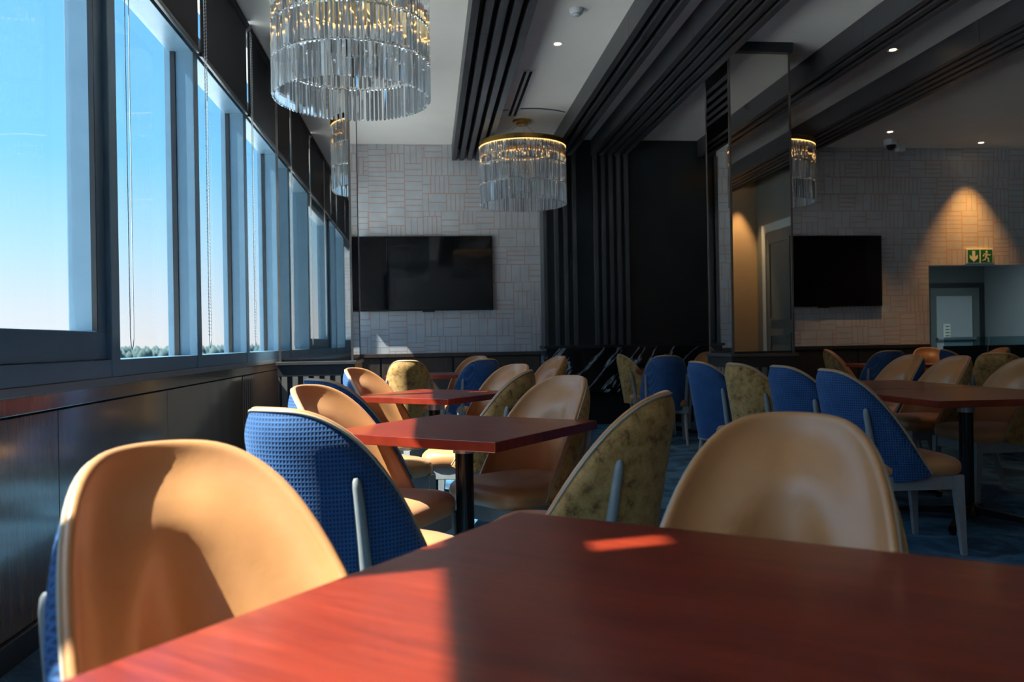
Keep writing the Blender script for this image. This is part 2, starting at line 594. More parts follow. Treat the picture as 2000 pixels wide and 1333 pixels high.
# windows: one per bay between deep mullions
MY = [-3.2, -1.8, -0.3, 1.03, 1.79, 3.97, 5.37, 6.77, 8.17, 9.57]
edges = [Y0] + MY + [D]
BAYS = list(zip(edges[:-1], edges[1:]))
wl_lab = {0: 'rearmost window bay far behind the camera', 1: 'second window bay behind the camera', 2: 'window bay just behind the camera',
          3: 'window bay beside the near table, left of the frame', 4: 'narrow window bay left of the frame beside the blue chair',
          5: 'leftmost window in view, with a thick inner opening sash',
          6: 'second window from the left, a plain pane with a hanging cord loop', 7: 'third window from the left, narrow in view',
          8: 'fourth window from the left, just before the mirrored column', 9: 'window hidden behind the left mirrored column',
          10: 'last window next to the far wallpapered wall'}
for i, (a, b) in enumerate(BAYS):
    w = empty_struct('window_%d' % (i + 1), wl_lab[i], 'window')
    hw = 0.05
    ya, yb = a + hw, b - hw
    bx('sill_frame', 'window_metal', w, XG - 0.04, XM, a, b, 0.965, 1.045, c=0.004)
    bx('header', 'window_metal', w, XG - 0.02, XM, a, b, 2.95, 3.10, c=0.004)
    bx('mullion', 'window_metal', w, XG - 0.05, XM + 0.004, b - hw, b + hw, 0.965, 3.10, c=0.004) if i < len(BAYS) - 1 else bx('jamb', 'window_metal', w, XG - 0.05, XM, b - hw, b, 0.965, 3.64)
    if i in (2, 5, 9, 10):
        s = bpy.data.objects.new('sash', None)
        COL.objects.link(s); s.parent = w
        x0, x1 = XG - 0.02, XM - 0.02
        bx('sash_rail', 'window_metal', s, x0, x1, ya, yb, 1.045, 1.175, c=0.006)
        bx('sash_rail', 'window_metal', s, x0, x1, ya, yb, 2.84, 2.95, c=0.006)
        bx('sash_stile', 'window_metal', s, x0, x1, ya, ya + 0.10, 1.175, 2.84, c=0.006)
        bx('sash_stile', 'window_metal', s, x0, x1, yb - 0.10, yb, 1.175, 2.84, c=0.006)
        bx('glazing_bead', 'black_plastic', s, x1 - 0.02, x1 + 0.002, yb - 0.112, yb - 0.10, 1.175, 2.84)
        bx('pane', 'window_glass', w, XG, XG + 0.006, ya + 0.09, yb - 0.09, 1.165, 2.85)
    else:
        bx('gasket', 'black_plastic', w, XG - 0.01, XG + 0.02, yb - 0.012, yb, 1.045, 2.95)
        bx('pane', 'window_glass', w, XG, XG + 0.006, ya, yb, 1.04, 2.955)
    bx('upper_pane', 'window_glass', w, XG, XG + 0.006, a + 0.004, b - 0.004, 3.095, 3.645)

# rear and side walls that close the room (seen in the mirrors)
struct(bx('wall_rear', 'wallpaper', None, -1.7, 4.45, Y0 - 0.2, Y0, 0, H), 'wallpapered wall behind the camera', 'wall')
struct(bx('wall_pier', 'wallpaper', None, XL - 0.1, -0.92, -1.95, -1.45, 0, H), 'wallpapered pier by the windows behind the camera', 'wall')
m = MB()
m.box(4.45, 4.65, Y0 - 0.2, 0.9, 0, H)
m.box(4.65, 5.45, 0.7, 0.9, 0, H)
wall_jog = struct(m.build('wall_near', 'tan_paint', None), 'tan painted wall return mirrored in the right column', 'wall')
wall_side = struct(bx('wall_side', 'grey_green_paint', None, 5.42, 5.62, 0.9, 2.9, 0, H), 'grey-green wall with a panelled door, seen mirrored in the column', 'wall')
dr = empty_struct('door_1', 'tall grey-green panelled door mirrored in the right column', 'door')
bx('door_leaf', 'grey_green_paint', dr, 5.385, 5.42, 1.35, 2.35, 0, 2.75)
for (a, b, c_, d_) in ((1.47, 2.23, 0.25, 1.15), (1.47, 2.23, 1.35, 2.6)):
    mm = MB()
    mm.box(5.370, 5.385, a, b, c_, c_ + 0.04); mm.box(5.370, 5.385, a, b, d_ - 0.04, d_)
    mm.box(5.370, 5.385, a, a + 0.04, c_ + 0.04, d_ - 0.04); mm.box(5.370, 5.385, b - 0.04, b, c_ + 0.04, d_ - 0.04)
    mm.build('panel_moulding', 'grey_green_paint', dr)
mm = MB()
mm.box(5.37, 5.42, 1.22, 1.35, 0, 2.88); mm.box(5.37, 5.42, 2.35, 2.48, 0, 2.88); mm.box(5.37, 5.42, 1.35, 2.35, 2.75, 2.88)
mm.build('architrave', 'pale_paint', dr)
struct(bx('wall_front', 'grey_green_paint', None, 5.62, 10.6, 2.7, 2.9, 0, H), 'grey-green wall to the right of the camera', 'wall')
struct(bx('wall_right', 'pale_paint', None, 10.40, 10.6, 2.9, 14.4, 0, H), 'pale blue-grey wall along the right side and the exit corridor', 'wall')

# exit corridor behind the opening
m = MB()
m.box(CX0 - 0.2, CX0, D + 0.2, 14.4, 0, 2.5)
m.box(CX0 - 0.2, 10.4, 14.4, 14.6, 0, 2.7)
struct(m.build('wall_corridor', 'grey_green_paint', None), 'dark grey-green corridor wall around the exit door', 'wall')
struct(bx('ceiling_corridor', 'grey_green_paint', None, CX0 - 0.2, 10.4, D + 0.2, 14.6, 2.5, 2.65), 'low dark soffit over the exit corridor', 'ceiling')
d2 = empty_struct('door_2', 'dark glazed exit door at the end of the corridor', 'door')
fx0, fx1 = 9.18, 10.34
bx('door_frame', 'feature_dark', d2, fx0, fx0 + 0.09, 14.32, 14.4, 0, 2.04)
bx('door_frame', 'feature_dark', d2, fx1 - 0.09, fx1, 14.32, 14.4, 0, 2.04)
bx('door_frame', 'feature_dark', d2, fx0 + 0.09, fx1 - 0.09, 14.32, 14.4, 1.95, 2.04)
mm = MB()
mm.box(fx0 + 0.09, fx0 + 0.22, 14.34, 14.39, 0, 1.95); mm.box(fx1 - 0.22, fx1 - 0.09, 14.34, 14.39, 0, 1.95)
mm.box(fx0 + 0.22, fx1 - 0.22, 14.34, 14.39, 1.80, 1.95); mm.box(fx0 + 0.22, fx1 - 0.22, 14.34, 14.39, 0, 0.75)
mm.build('door_leaf', 'grey_green_paint', d2)
bx('door_pane', 'pale_paint', d2, fx0 + 0.22, fx1 - 0.22, 14.36, 14.38, 0.75, 1.80)
bx('push_bar', 'pale_metal', d2, fx0 + 0.20, fx1 - 0.2, 14.27, 14.34, 0.98, 1.03, c=0.01)
nt = thing('notice_plate', 'small cream notice on the glass of the exit door', 'notice', (9.60, 14.355, 1.02))
bx('plate', 'sign_white', nt, -0.07, 0.07, -0.01, 0, 0, 0.26)
for k in range(4):
    bx('button', 'bronze_trim', nt, -0.03, 0.05, -0.016, -0.01, 0.03 + k * 0.058, 0.05 + k * 0.058)

# ------------------------------------------------------------------ ceiling beams of dark slats
BZ = H - 0.21
beam_lab = ['grey-black slatted ceiling beam left of the middle chandelier', 'narrow dark slatted beam running to the three wall fins',
            'wide dark slatted beam running to the five wall fins', 'narrow black slatted beam to the right of the mirrored column',
            'wide black slatted beam at the upper right corner']
for k, (x0, x1, nf, y1) in enumerate(((0.346, 0.806, 5, D), (1.616, 1.886, 3, 10.49), (2.14, 2.60, 5, 10.49), (3.565, 3.83, 3, 10.49), (4.575, 5.03, 5, D))):
    bt = thing('ceiling_beam', beam_lab[k], 'beam', (0, 0, 0), 0, 'slatted ceiling beams')
    bx('backing_board', 'black_recess', bt, x0 + 0.002, x1 - 0.002, Y0, y1, H - 0.06, H)
    fw = 0.055
    gap = ((x1 - x0) - nf * fw) / (nf - 1)
    for j in range(nf):
        xs = x0 + j * (fw + gap)
        mm = MB()
        seg = [Y0, -0.8, 1.6, 4.0, 6.35, 8.75, y1]
        for a, b in zip(seg[:-1], seg[1:]):
            mm.box(xs, xs + fw, a + 0.002, b - 0.002, BZ, H)
        mm.build('slat', 'dark_slat', bt)

# ------------------------------------------------------------------ feature panel with fins over a marble ledge
fp = thing('feature_panel', 'black panelled wall block with vertical fins above a black marble ledge', 'wall panel')
FX0, FX1, FY = 1.50, 4.12, 10.50
bx('panel_body', 'feature_dark', fp, FX0, FX1, FY, D, 1.03, H)
bx('edge_post', 'fin_grey', fp, FX0 - 0.004, FX0 + 0.045, FY - 0.035, D, 1.03, BZ, c=0.003)
for x0, x1, n in ((1.64, 1.93, 3), (2.16, 2.62, 5)):
    g = (x1 - x0 - 0.05) / (n - 1)
    for k in range(n):
        bx('fin', 'fin_grey', fp, x0 + k * g, x0 + k * g + 0.05, FY - 0.065, FY, 1.03, H - 0.07, c=0.003)
bx('end_fin', 'fin_grey', fp, 3.80, 3.83, FY - 0.05, FY, 1.03, H - 0.07, c=0.003)
bx('ledge', 'feature_dark', fp, FX0 - 0.03, FX1, FY - 0.13, D, 0.995, 1.03, c=0.004)
bx('marble_front', 'black_marble', fp, FX0, FX1, FY - 0.10, D, 0.46, 0.995)
bx('marble_lip', 'black_marble', fp, FX0, FX1, FY - 0.16, FY - 0.02, 0.42, 0.46, c=0.004)
bx('base_recess', 'black_recess', fp, FX0 + 0.02, FX1 - 0.02, FY - 0.04, D, 0.0, 0.42)


# ------------------------------------------------------------------ mirrored columns
def column(label, x0, x1, y0, y1):
    o = thing('mirrored_column', label, 'column', ((x0 + x1) / 2, y0, 0), 0, 'mirrored columns')
    w, d = (x1 - x0) / 2, y1 - y0
    bx('core', 'feature_dark', o, -w + 0.012, w - 0.012, 0.012, d - 0.012, 0, H)
    z0, z1 = 0.955, 3.60
    e = 0.018
    bx('mirror_panel', 'smoked_mirror', o, -w + e, w - e, 0.004, 0.012, z0 + e, z1)
    bx('mirror_panel', 'smoked_mirror', o, -w + e, w - e, d - 0.012, d - 0.004, z0 + e, z1)
    bx('mirror_panel', 'smoked_mirror', o, -w + 0.004, -w + 0.012, e, d - e, z0 + e, z1)
    bx('mirror_panel', 'smoked_mirror', o, w - 0.012, w - 0.004, e, d - e, z0 + e, z1)
    for sx_ in (-1, 1):
        for yy in (0, d - e):
            xa = -w if sx_ < 0 else w - e
            bx('corner_trim', 'bronze_trim', o, xa, xa + e, yy, yy + e, z0, z1 + 0.02)
    mm = MB()
    mm.box(-w, w, 0, d, z1, z1 + 0.02)
    mm.build('top_trim', 'bronze_trim', o)
    bx('capital', 'feature_dark', o, -w - 0.02, w + 0.02, -0.02, d + 0.02, z1 + 0.02, H)
    bx('shelf_trim', 'bronze_trim', o, -w - 0.025, w + 0.025, -0.025, d + 0.025, 0.925, z0, c=0.004)
    bx('plinth', 'plinth_dark', o, -w, w, 0, d, 0, 0.925)
    bx('plinth_band', 'plinth_dark', o, -w - 0.012, w + 0.012, -0.012, d + 0.012, 0.83, 0.925, c=0.003)
    n = 7
    for k in range(n):
        xa = -w + 0.02 + k * (2 * w - 0.04 - 0.045) / (n - 1)
        bx('plinth_slat', 'plinth_slat', o, xa, xa + 0.045, -0.012, 0, 0.08, 0.83)
        ya = 0.02 + k * (d - 0.04 - 0.045) / (n - 1)
        bx('plinth_slat', 'plinth_slat', o, w, w + 0.012, ya, ya + 0.045, 0.08, 0.83)
        bx('plinth_slat', 'plinth_slat', o, -w - 0.012, -w, ya, ya + 0.045, 0.08, 0.83)
    return o


column('mirror-clad square column beside the windows at the left', -1.26, -0.64, 7.10, 7.85)
column('mirror-clad square column at the right, before the dark feature panel', 2.66, 3.23, 6.97, 7.58)

# ------------------------------------------------------------------ roller blinds
blind_lab = {0: 'rearmost dark roller blind far behind the camera', 1: 'dark roller blind on the second bay behind the camera', 2: 'dark roller blind just behind the camera',
             3: 'dark roller blind above the near table, outside the frame', 4: 'dark roller blind over the narrow window left of the frame',
             5: 'dark roller blind over the leftmost window, with a bead chain at the picture edge', 6: 'nearest dark roller blind in view, above the second window with the cord loop',
             7: 'middle dark roller blind in view, above the third window', 8: 'dark roller blind just before the left mirrored column',
             9: 'dark roller blind behind the left mirrored column', 10: 'dark roller blind over the last window by the far wall'}
for i, (a, b) in enumerate(BAYS):
    t_ = thing('roller_blind', blind_lab[i], 'blind', (-1.415, 0, 0), 0, 'roller blinds above the windows')
    ya, yb = a + 0.03, b - 0.03
    bx('blind_cloth', 'blind_fabric', t_, -0.002, 0.002, ya, yb, 2.975, 3.66)
    bx('bottom_bar', 'black_plastic', t_, -0.010, 0.010, ya, yb, 2.95, 2.978, c=0.003)
    mm = MB()
    mm.tube([(0, ya, 3.668), (0, yb, 3.668)], 0.030, 12)
    mm.build('roller', 'blind_fabric', t_)
    if 5 <= i <= 9:
        off = 0.88 if i == 5 else 0.05
        yc = a + off
        zb = 1.09 if i != 5 else 1.20
        pts = [(0.018, yc, 3.66), (0.018, yc, 2.4), (0.018, yc + 0.004, zb + 0.06), (0.018, yc + 0.012, zb + 0.02), (0.018, yc + 0.026, zb),
               (0.018, yc + 0.040, zb + 0.02), (0.018, yc + 0.048, zb + 0.06), (0.018, yc + 0.05, 2.4), (0.018, yc + 0.05, 3.66)]
        mm = MB()
        mm.tube(pts, 0.0022, 6)
        z = zb + 0.08
        while z < 3.6 and i in (5, 7, 8):
            for yy in (yc + 0.003, yc + 0.049):
                mm.box(0.0145, 0.0215, yy - 0.0035, yy + 0.0035, z, z + 0.007)
            z += 0.022
        mm.build('bead_chain', 'chain_plastic', t_)

# ------------------------------------------------------------------ televisions
def tv(label, xc, zc, w, h):
    o = thing('television', label, 'television', (xc, D - 0.055, zc))
    bx('casing', 'black_plastic', o, -w / 2, w / 2, -0.012, 0.03, -h / 2, h / 2, c=0.004)
    bx('wall_bracket', 'black_metal', o, -0.3, 0.3, 0.03, 0.05, -0.2, 0.2)
    bx('screen', 'screen', o, -w / 2 + 0.012, w / 2 - 0.012, -0.016, -0.012, -h / 2 + 0.02, h / 2 - 0.012)
    bx('sensor_bar', 'black_plastic', o, -0.06, 0.10, -0.010, 0.01, -h / 2 - 0.016, -h / 2)
    return o
tv('large wall-mounted television beside the left mirrored column', -0.01, 2.00, 1.73, 0.975)
tv('wall-mounted television partly hidden by the right mirrored column', 5.38, 1.985, 1.73, 0.975)

# ------------------------------------------------------------------ chandeliers
def rod_mesh(r, L):
    mm = MB()
    P = [(r * math.cos(R(90 + 120 * k)), r * math.sin(R(90 + 120 * k))) for k in range(3)]
    mm.loft([[(x * 0.5, y * 0.5, 0.004) for x, y in P], [(x, y, -0.006) for x, y in P], [(x, y, -L + 0.010) for x, y in P], [(x * 0.3, y * 0.3, -L) for x, y in P]], True, True, False)
    return mm
ROD = rod_mesh(0.0135, 0.224).mesh('crystal_rod')
ROD.materials.append(MAT['crystal'])
TZ = 3.385


def chandelier(label, cx, cy, single):
    o = thing('chandelier', label, 'chandelier', (cx, cy, 2.69), 0, 'crystal rod chandeliers')
    q = lambda z: z - 2.69
    RR = 0.50
    mm = MB()
    mm.lathe([(RR - 0.012, q(TZ) - 0.012), (RR + 0.014, q(TZ) - 0.012), (RR + 0.014, q(TZ) + 0.045), (RR - 0.012, q(TZ) + 0.045), (RR - 0.012, q(TZ) - 0.012)], n=64, smooth=False)
    mm.build('top_ring', 'gold_metal', o)
    mm = MB()
    for k in range(3):
        a = 2 * PI * k / 3 + 0.5
        mm.tube([(0, 0, q(TZ) + 0.01), (RR * math.cos(a), RR * math.sin(a), q(TZ) + 0.01)], 0.008, 8)
    mm.build('spoke_frame', 'gold_metal', o)
    MB().lathe([(0.001, q(3.30)), (0.30, q(3.30)), (0.30, q(3.345)), (0.28, q(3.355)), (0.001, q(3.355))], n=40, smooth=False).build('inner_plate', 'gold_metal', o)
    MB().lathe([(RR - 0.010, q(TZ) - 0.013), (RR + 0.012, q(TZ) - 0.013), (RR + 0.012, q(TZ) - 0.016), (RR - 0.010, q(TZ) - 0.016), (RR - 0.010, q(TZ) - 0.013)], n=64, smooth=False).build('light_strip', 'bulb_glow', o)
    MB().lathe([(0.285, q(3.297)), (0.298, q(3.297)), (0.298, q(3.30)), (0.285, q(3.30)), (0.285, q(3.297))], n=48, smooth=False).build('light_strip', 'bulb_glow', o)
    N = 100
    rr_ = random.Random(int(cx * 100))
    L = 0.232
    for tier in range(3):
        zt = q(TZ) - tier * L
        if tier:
            MB().tube([(RR * math.cos(2 * PI * k / 48), RR * math.sin(2 * PI * k / 48), zt + 0.002) for k in range(48)], 0.0035, 6, closed=True).build('wire_ring', 'pale_metal', o)
        if single:
            for k in range(N):
                a = 2 * PI * (k + 0.5 * (tier % 2)) / N
                ro = bpy.data.objects.new('crystal_rod', ROD)
                COL.objects.link(ro)
                ro.parent = o
                ro.location = (RR * math.cos(a), RR * math.sin(a), zt)
                ro.rotation_euler = (0, 0, a + PI / 2 + rr_.uniform(-1.6, 1.6))
        else:
            base = rod_mesh(0.0135, 0.224)
            mm = MB()
            for k in range(N):
                a = 2 * PI * (k + 0.5 * (tier % 2)) / N
                rz = a + PI / 2 + rr_.uniform(-1.6, 1.6)
                c_, s_ = math.cos(rz), math.sin(rz)
                mm.add([(RR * math.cos(a) + x * c_ - y * s_, RR * math.sin(a) + x * s_ + y * c_, zt + z) for x, y, z in base.v], base.f, False)
            rt = mm.build('rod_tier', 'crystal', o)
            rt['kind'] = 'stuff'
    # ceiling rose and cables
    MB().lathe([(0.001, q(H) - 0.055), (0.07, q(H) - 0.055), (0.07, q(H) - 0.03), (0.11, q(H) - 0.028), (0.11, q(H)), (0.001, q(H))], n=32, smooth=False).build('ceiling_rose', 'gold_metal', o)
    for k in range(3):
        a = 2 * PI * k / 3 + 0.5
        MB().tube([(0.05 * math.cos(a), 0.05 * math.sin(a), q(H) - 0.04), (0.45 * math.cos(a), 0.45 * math.sin(a), q(TZ) + 0.01)], 0.003, 6).build('suspension_cable', 'pale_metal', o)
    return o


chandelier('large nearest crystal rod chandelier hanging by the windows', -0.47, 5.46, True)
chandelier('crystal rod chandelier over the near window-side chairs, mirrored in the television', -0.48, 0.92, False)
chandelier('crystal rod chandelier above the camera, mirrored in the television', 1.17, 0.62, False)
chandelier('crystal rod chandelier in front of the far wall, right of the large television', 1.14, 9.60, False)
chandelier('crystal rod chandelier half hidden behind the right mirrored column', 4.16, 9.55, False)

# ------------------------------------------------------------------ ceiling fittings
mm = MB()
pts = []
for k in range(-40, 41):
    a = R(k)
    x, y = 0.62 * math.sin(a), -0.62 * math.cos(a)
    if abs(x) < 0.39:
        pts.append((1.21 + x, 9.70 + y, H - 0.004))
mm.tube(pts, 0.007, 6)
struct(mm.build('trim_2', 'dark_slat', None), 'thin curved moulding on the ceiling around the middle chandelier', 'moulding')


def downlight(label, x, y, power, col, size=70, blend=0.5, aim=None):
    o = thing('downlight', label, 'downlight', (x, y, H), 0, 'recessed ceiling downlights')
    MB().lathe([(0.030, -0.001), (0.048, -0.006), (0.052, 0.0), (0.030, -0.001)], n=24, smooth=False).build('bezel', 'white_plastic', o)
    MB().lathe([(0.001, -0.0015), (0.030, -0.0015)], n=20).build('lens', 'downlight_lens', o)
    ld = bpy.data.lights.new('downlight_lamp', 'SPOT')
    ld.energy = power
    ld.color = col
    ld.spot_size = R(size)
    ld.spot_blend = blend
    ld.shadow_soft_size = 0.02
    lo = bpy.data.objects.new('downlight_lamp', ld)
    COL.objects.link(lo)
    lo.parent = o
    lo.location = (0, 0, -0.012)
    if aim:
        lo.rotation_euler = Vector(aim).to_track_quat('-Z', 'Y').to_euler()
    return o


WARM = (1.0, 0.60, 0.26)
downlight('small recessed downlight between the slatted beams left of centre', 1.17, 7.10, 10, WARM)
downlight('small recessed downlight to the right of the mirrored column', 4.26, 7.08, 8, WARM)
downlight('small recessed downlight above the half-hidden television', 5.93, 9.95, 22, WARM, 62, 0.6)
downlight('recessed downlight throwing an amber pool above the exit sign', 7.55, 10.47, 55, (1.0, 0.46, 0.11), 66, 0.85)
downlight('recessed downlight washing the tan wall return beside the camera', 5.10, 1.12, 90, WARM, 46, 0.6)

o = thing('smoke_detector', 'white smoke detector on the ceiling at the top of the picture', 'smoke detector', (1.20, 6.35, H))
MB().lathe([(0.001, -0.052), (0.028, -0.052), (0.032, -0.040), (0.048, -0.034), (0.055, -0.012), (0.055, 0.0)], n=28).build('detector_body', 'white_plastic', o)
MB().lathe([(0.033, -0.042), (0.036, -0.036)], n=24).build('sensor_slot', 'vent_slot', o)

o = thing('ceiling_vent', 'long slotted air vent in the ceiling beside the first beam', 'vent', (1.0, 8.6, H))
mm = MB()
for a, b in ((-0.065, -0.045), (-0.012, 0.012), (0.045, 0.065)):
    mm.box(a, b, -0.80, 0.80, -0.010, 0.0)
mm.box(-0.045, 0.045, -0.80, -0.785, -0.010, 0); mm.box(-0.045, 0.045, 0.785, 0.80, -0.010, 0)
mm.build('vent_frame', 'white_plastic', o)
for a, b in ((-0.045, -0.012), (0.012, 0.045)):
    bx('vent_slot', 'vent_slot', o, a, b, -0.785, 0.785, -0.002, -0.0005)

o = thing('ceiling_speaker', 'round white ceiling speaker behind the middle chandelier', 'speaker', (1.16, 10.50, H))
MB().lathe([(0.001, -0.006), (0.115, -0.006), (0.125, -0.010), (0.135, 0.0)], n=32).build('grille', 'white_plastic', o)

o = thing('security_camera', 'white dome security camera on the ceiling above the half-hidden television', 'camera', (6.18, 10.35, H))
MB().lathe([(0.001, -0.075), (0.085, -0.075), (0.092, -0.06), (0.092, 0.0)], n=28).build('camera_housing', 'white_plastic', o)
MB().lathe([(0.001, -0.145), (0.03, -0.138), (0.052, -0.115), (0.062, -0.075)], n=24).build('dome_lens', 'black_plastic', o)
bx('junction_box', 'white_plastic', o, 0.085, 0.185, -0.03, 0.06, -0.155, -0.05, c=0.008)
bx('mount_arm', 'white_plastic', o, 0.06, 0.10, -0.01, 0.03, -0.09, -0.05)

# exit sign: arrow down and running figure
o = thing('exit_sign', 'green and white exit sign with arrow and running figure above the corridor', 'sign', (7.72, D, 2.18))
bx('sign_board', 'sign_white', o, -0.20, 0.20, -0.03, 0.0, -0.105, 0.105, c=0.004)
bx('green_field', 'green_sign', o, -0.185, -0.010, -0.033, -0.03, -0.09, 0.09)
bx('green_field', 'green_sign', o, 0.010, 0.185, -0.033, -0.03, -0.09, 0.09)


def plate(poly, name, cx, cz, s=1.0):
    mm = MB()
    n = len(poly)
    P = [(cx + x * s, -0.037, cz + z * s) for x, z in poly] + [(cx + x * s, -0.033, cz + z * s) for x, z in poly]
    mm.add(P, [tuple(range(n)), tuple(range(n, 2 * n))[::-1]] + [(k, (k + 1) % n, n + (k + 1) % n, n + k) for k in range(n)])
    return mm.build(name, 'sign_white', o)


plate([(-0.022, 0.075), (0.022, 0.075), (0.022, -0.01), (0.06, 0.02), (0.06, -0.03), (0, -0.08), (-0.06, -0.03), (-0.06, 0.02), (-0.022, -0.01)], 'arrow', -0.0975, 0.0)
mm = MB()
def limb(pts, w):
    for (a, b) in zip(pts[:-1], pts[1:]):
        dx, dz = b[0] - a[0], b[1] - a[1]
        l = math.hypot(dx, dz)
        nx, nz = -dz / l * w / 2, dx / l * w / 2
        ex, ez = dx / l * w * 0.3, dz / l * w * 0.3
        P = [(a[0] + nx - ex, a[1] + nz - ez), (b[0] + nx + ex, b[1] + nz + ez), (b[0] - nx + ex, b[1] - nz + ez), (a[0] - nx - ex, a[1] - nz - ez)]
        mm.add([(0.0975 + x, -0.037, z) for x, z in P] + [(0.0975 + x, -0.033, z) for x, z in P],
               [(0, 1, 2, 3), (7, 6, 5, 4), (0, 1, 5, 4), (1, 2, 6, 5), (2, 3, 7, 6), (3, 0, 4, 7)])
limb([(0.005, 0.035), (-0.012, -0.012)], 0.026)
limb([(0.005, 0.035), (-0.035, 0.030), (-0.052, 0.0)], 0.012)
limb([(0.008, 0.030), (0.034, 0.010), (0.055, 0.022)], 0.012)
limb([(-0.010, -0.012), (0.026, -0.034), (0.020, -0.072), (0.036, -0.076)], 0.015)
limb([(-0.014, -0.012), (-0.022, -0.048), (-0.062, -0.060)], 0.015)
n = 12
hc = [(0.0975 - 0.002 + 0.016 * math.cos(2 * PI * k / n), 0.062 + 0.016 * math.sin(2 * PI * k / n)) for k in range(n)]
mm.add([(x, -0.037, z) for x, z in hc] + [(x, -0.033, z) for x, z in hc], [tuple(range(n))] + [(k, (k + 1) % n, n + (k + 1) % n, n + k) for k in range(n)])
mm.build('running_figure', 'sign_white', o)

# unseen light added to brighten the corridor wall, and low glass screens
o = thing('corridor_fill', 'unseen square light added in the corridor soffit to brighten its wall', 'fill light', (9.3, 11.7, 2.5))
bx('fill_frame', 'white_plastic', o, -0.3, 0.3, -0.3, 0.3, -0.012, 0.0)
bx('fill_panel', 'cool_fill', o, -0.27, 0.27, -0.27, 0.27, -0.016, -0.012)
for k, (a, b) in enumerate(((7.02, 7.66), (7.68, 8.6))):
    o = thing('glass_screen', ('low clear glass screen left of the exit corridor' if k == 0 else 'low clear glass screen across the exit corridor at the right edge'), 'glass screen', (a, 10.55, 0))
    bx('glass_pane', 'screen_glass', o, 0, b - a, -0.005, 0.005, 0.06, 1.05)
    bx('floor_shoe', 'black_metal', o, 0, b - a, -0.02, 0.02, 0, 0.08)
    bx('dark_lower_panel', 'feature_dark', o, 0, b - a, 0.02, 0.03, 0.0, 0.93)


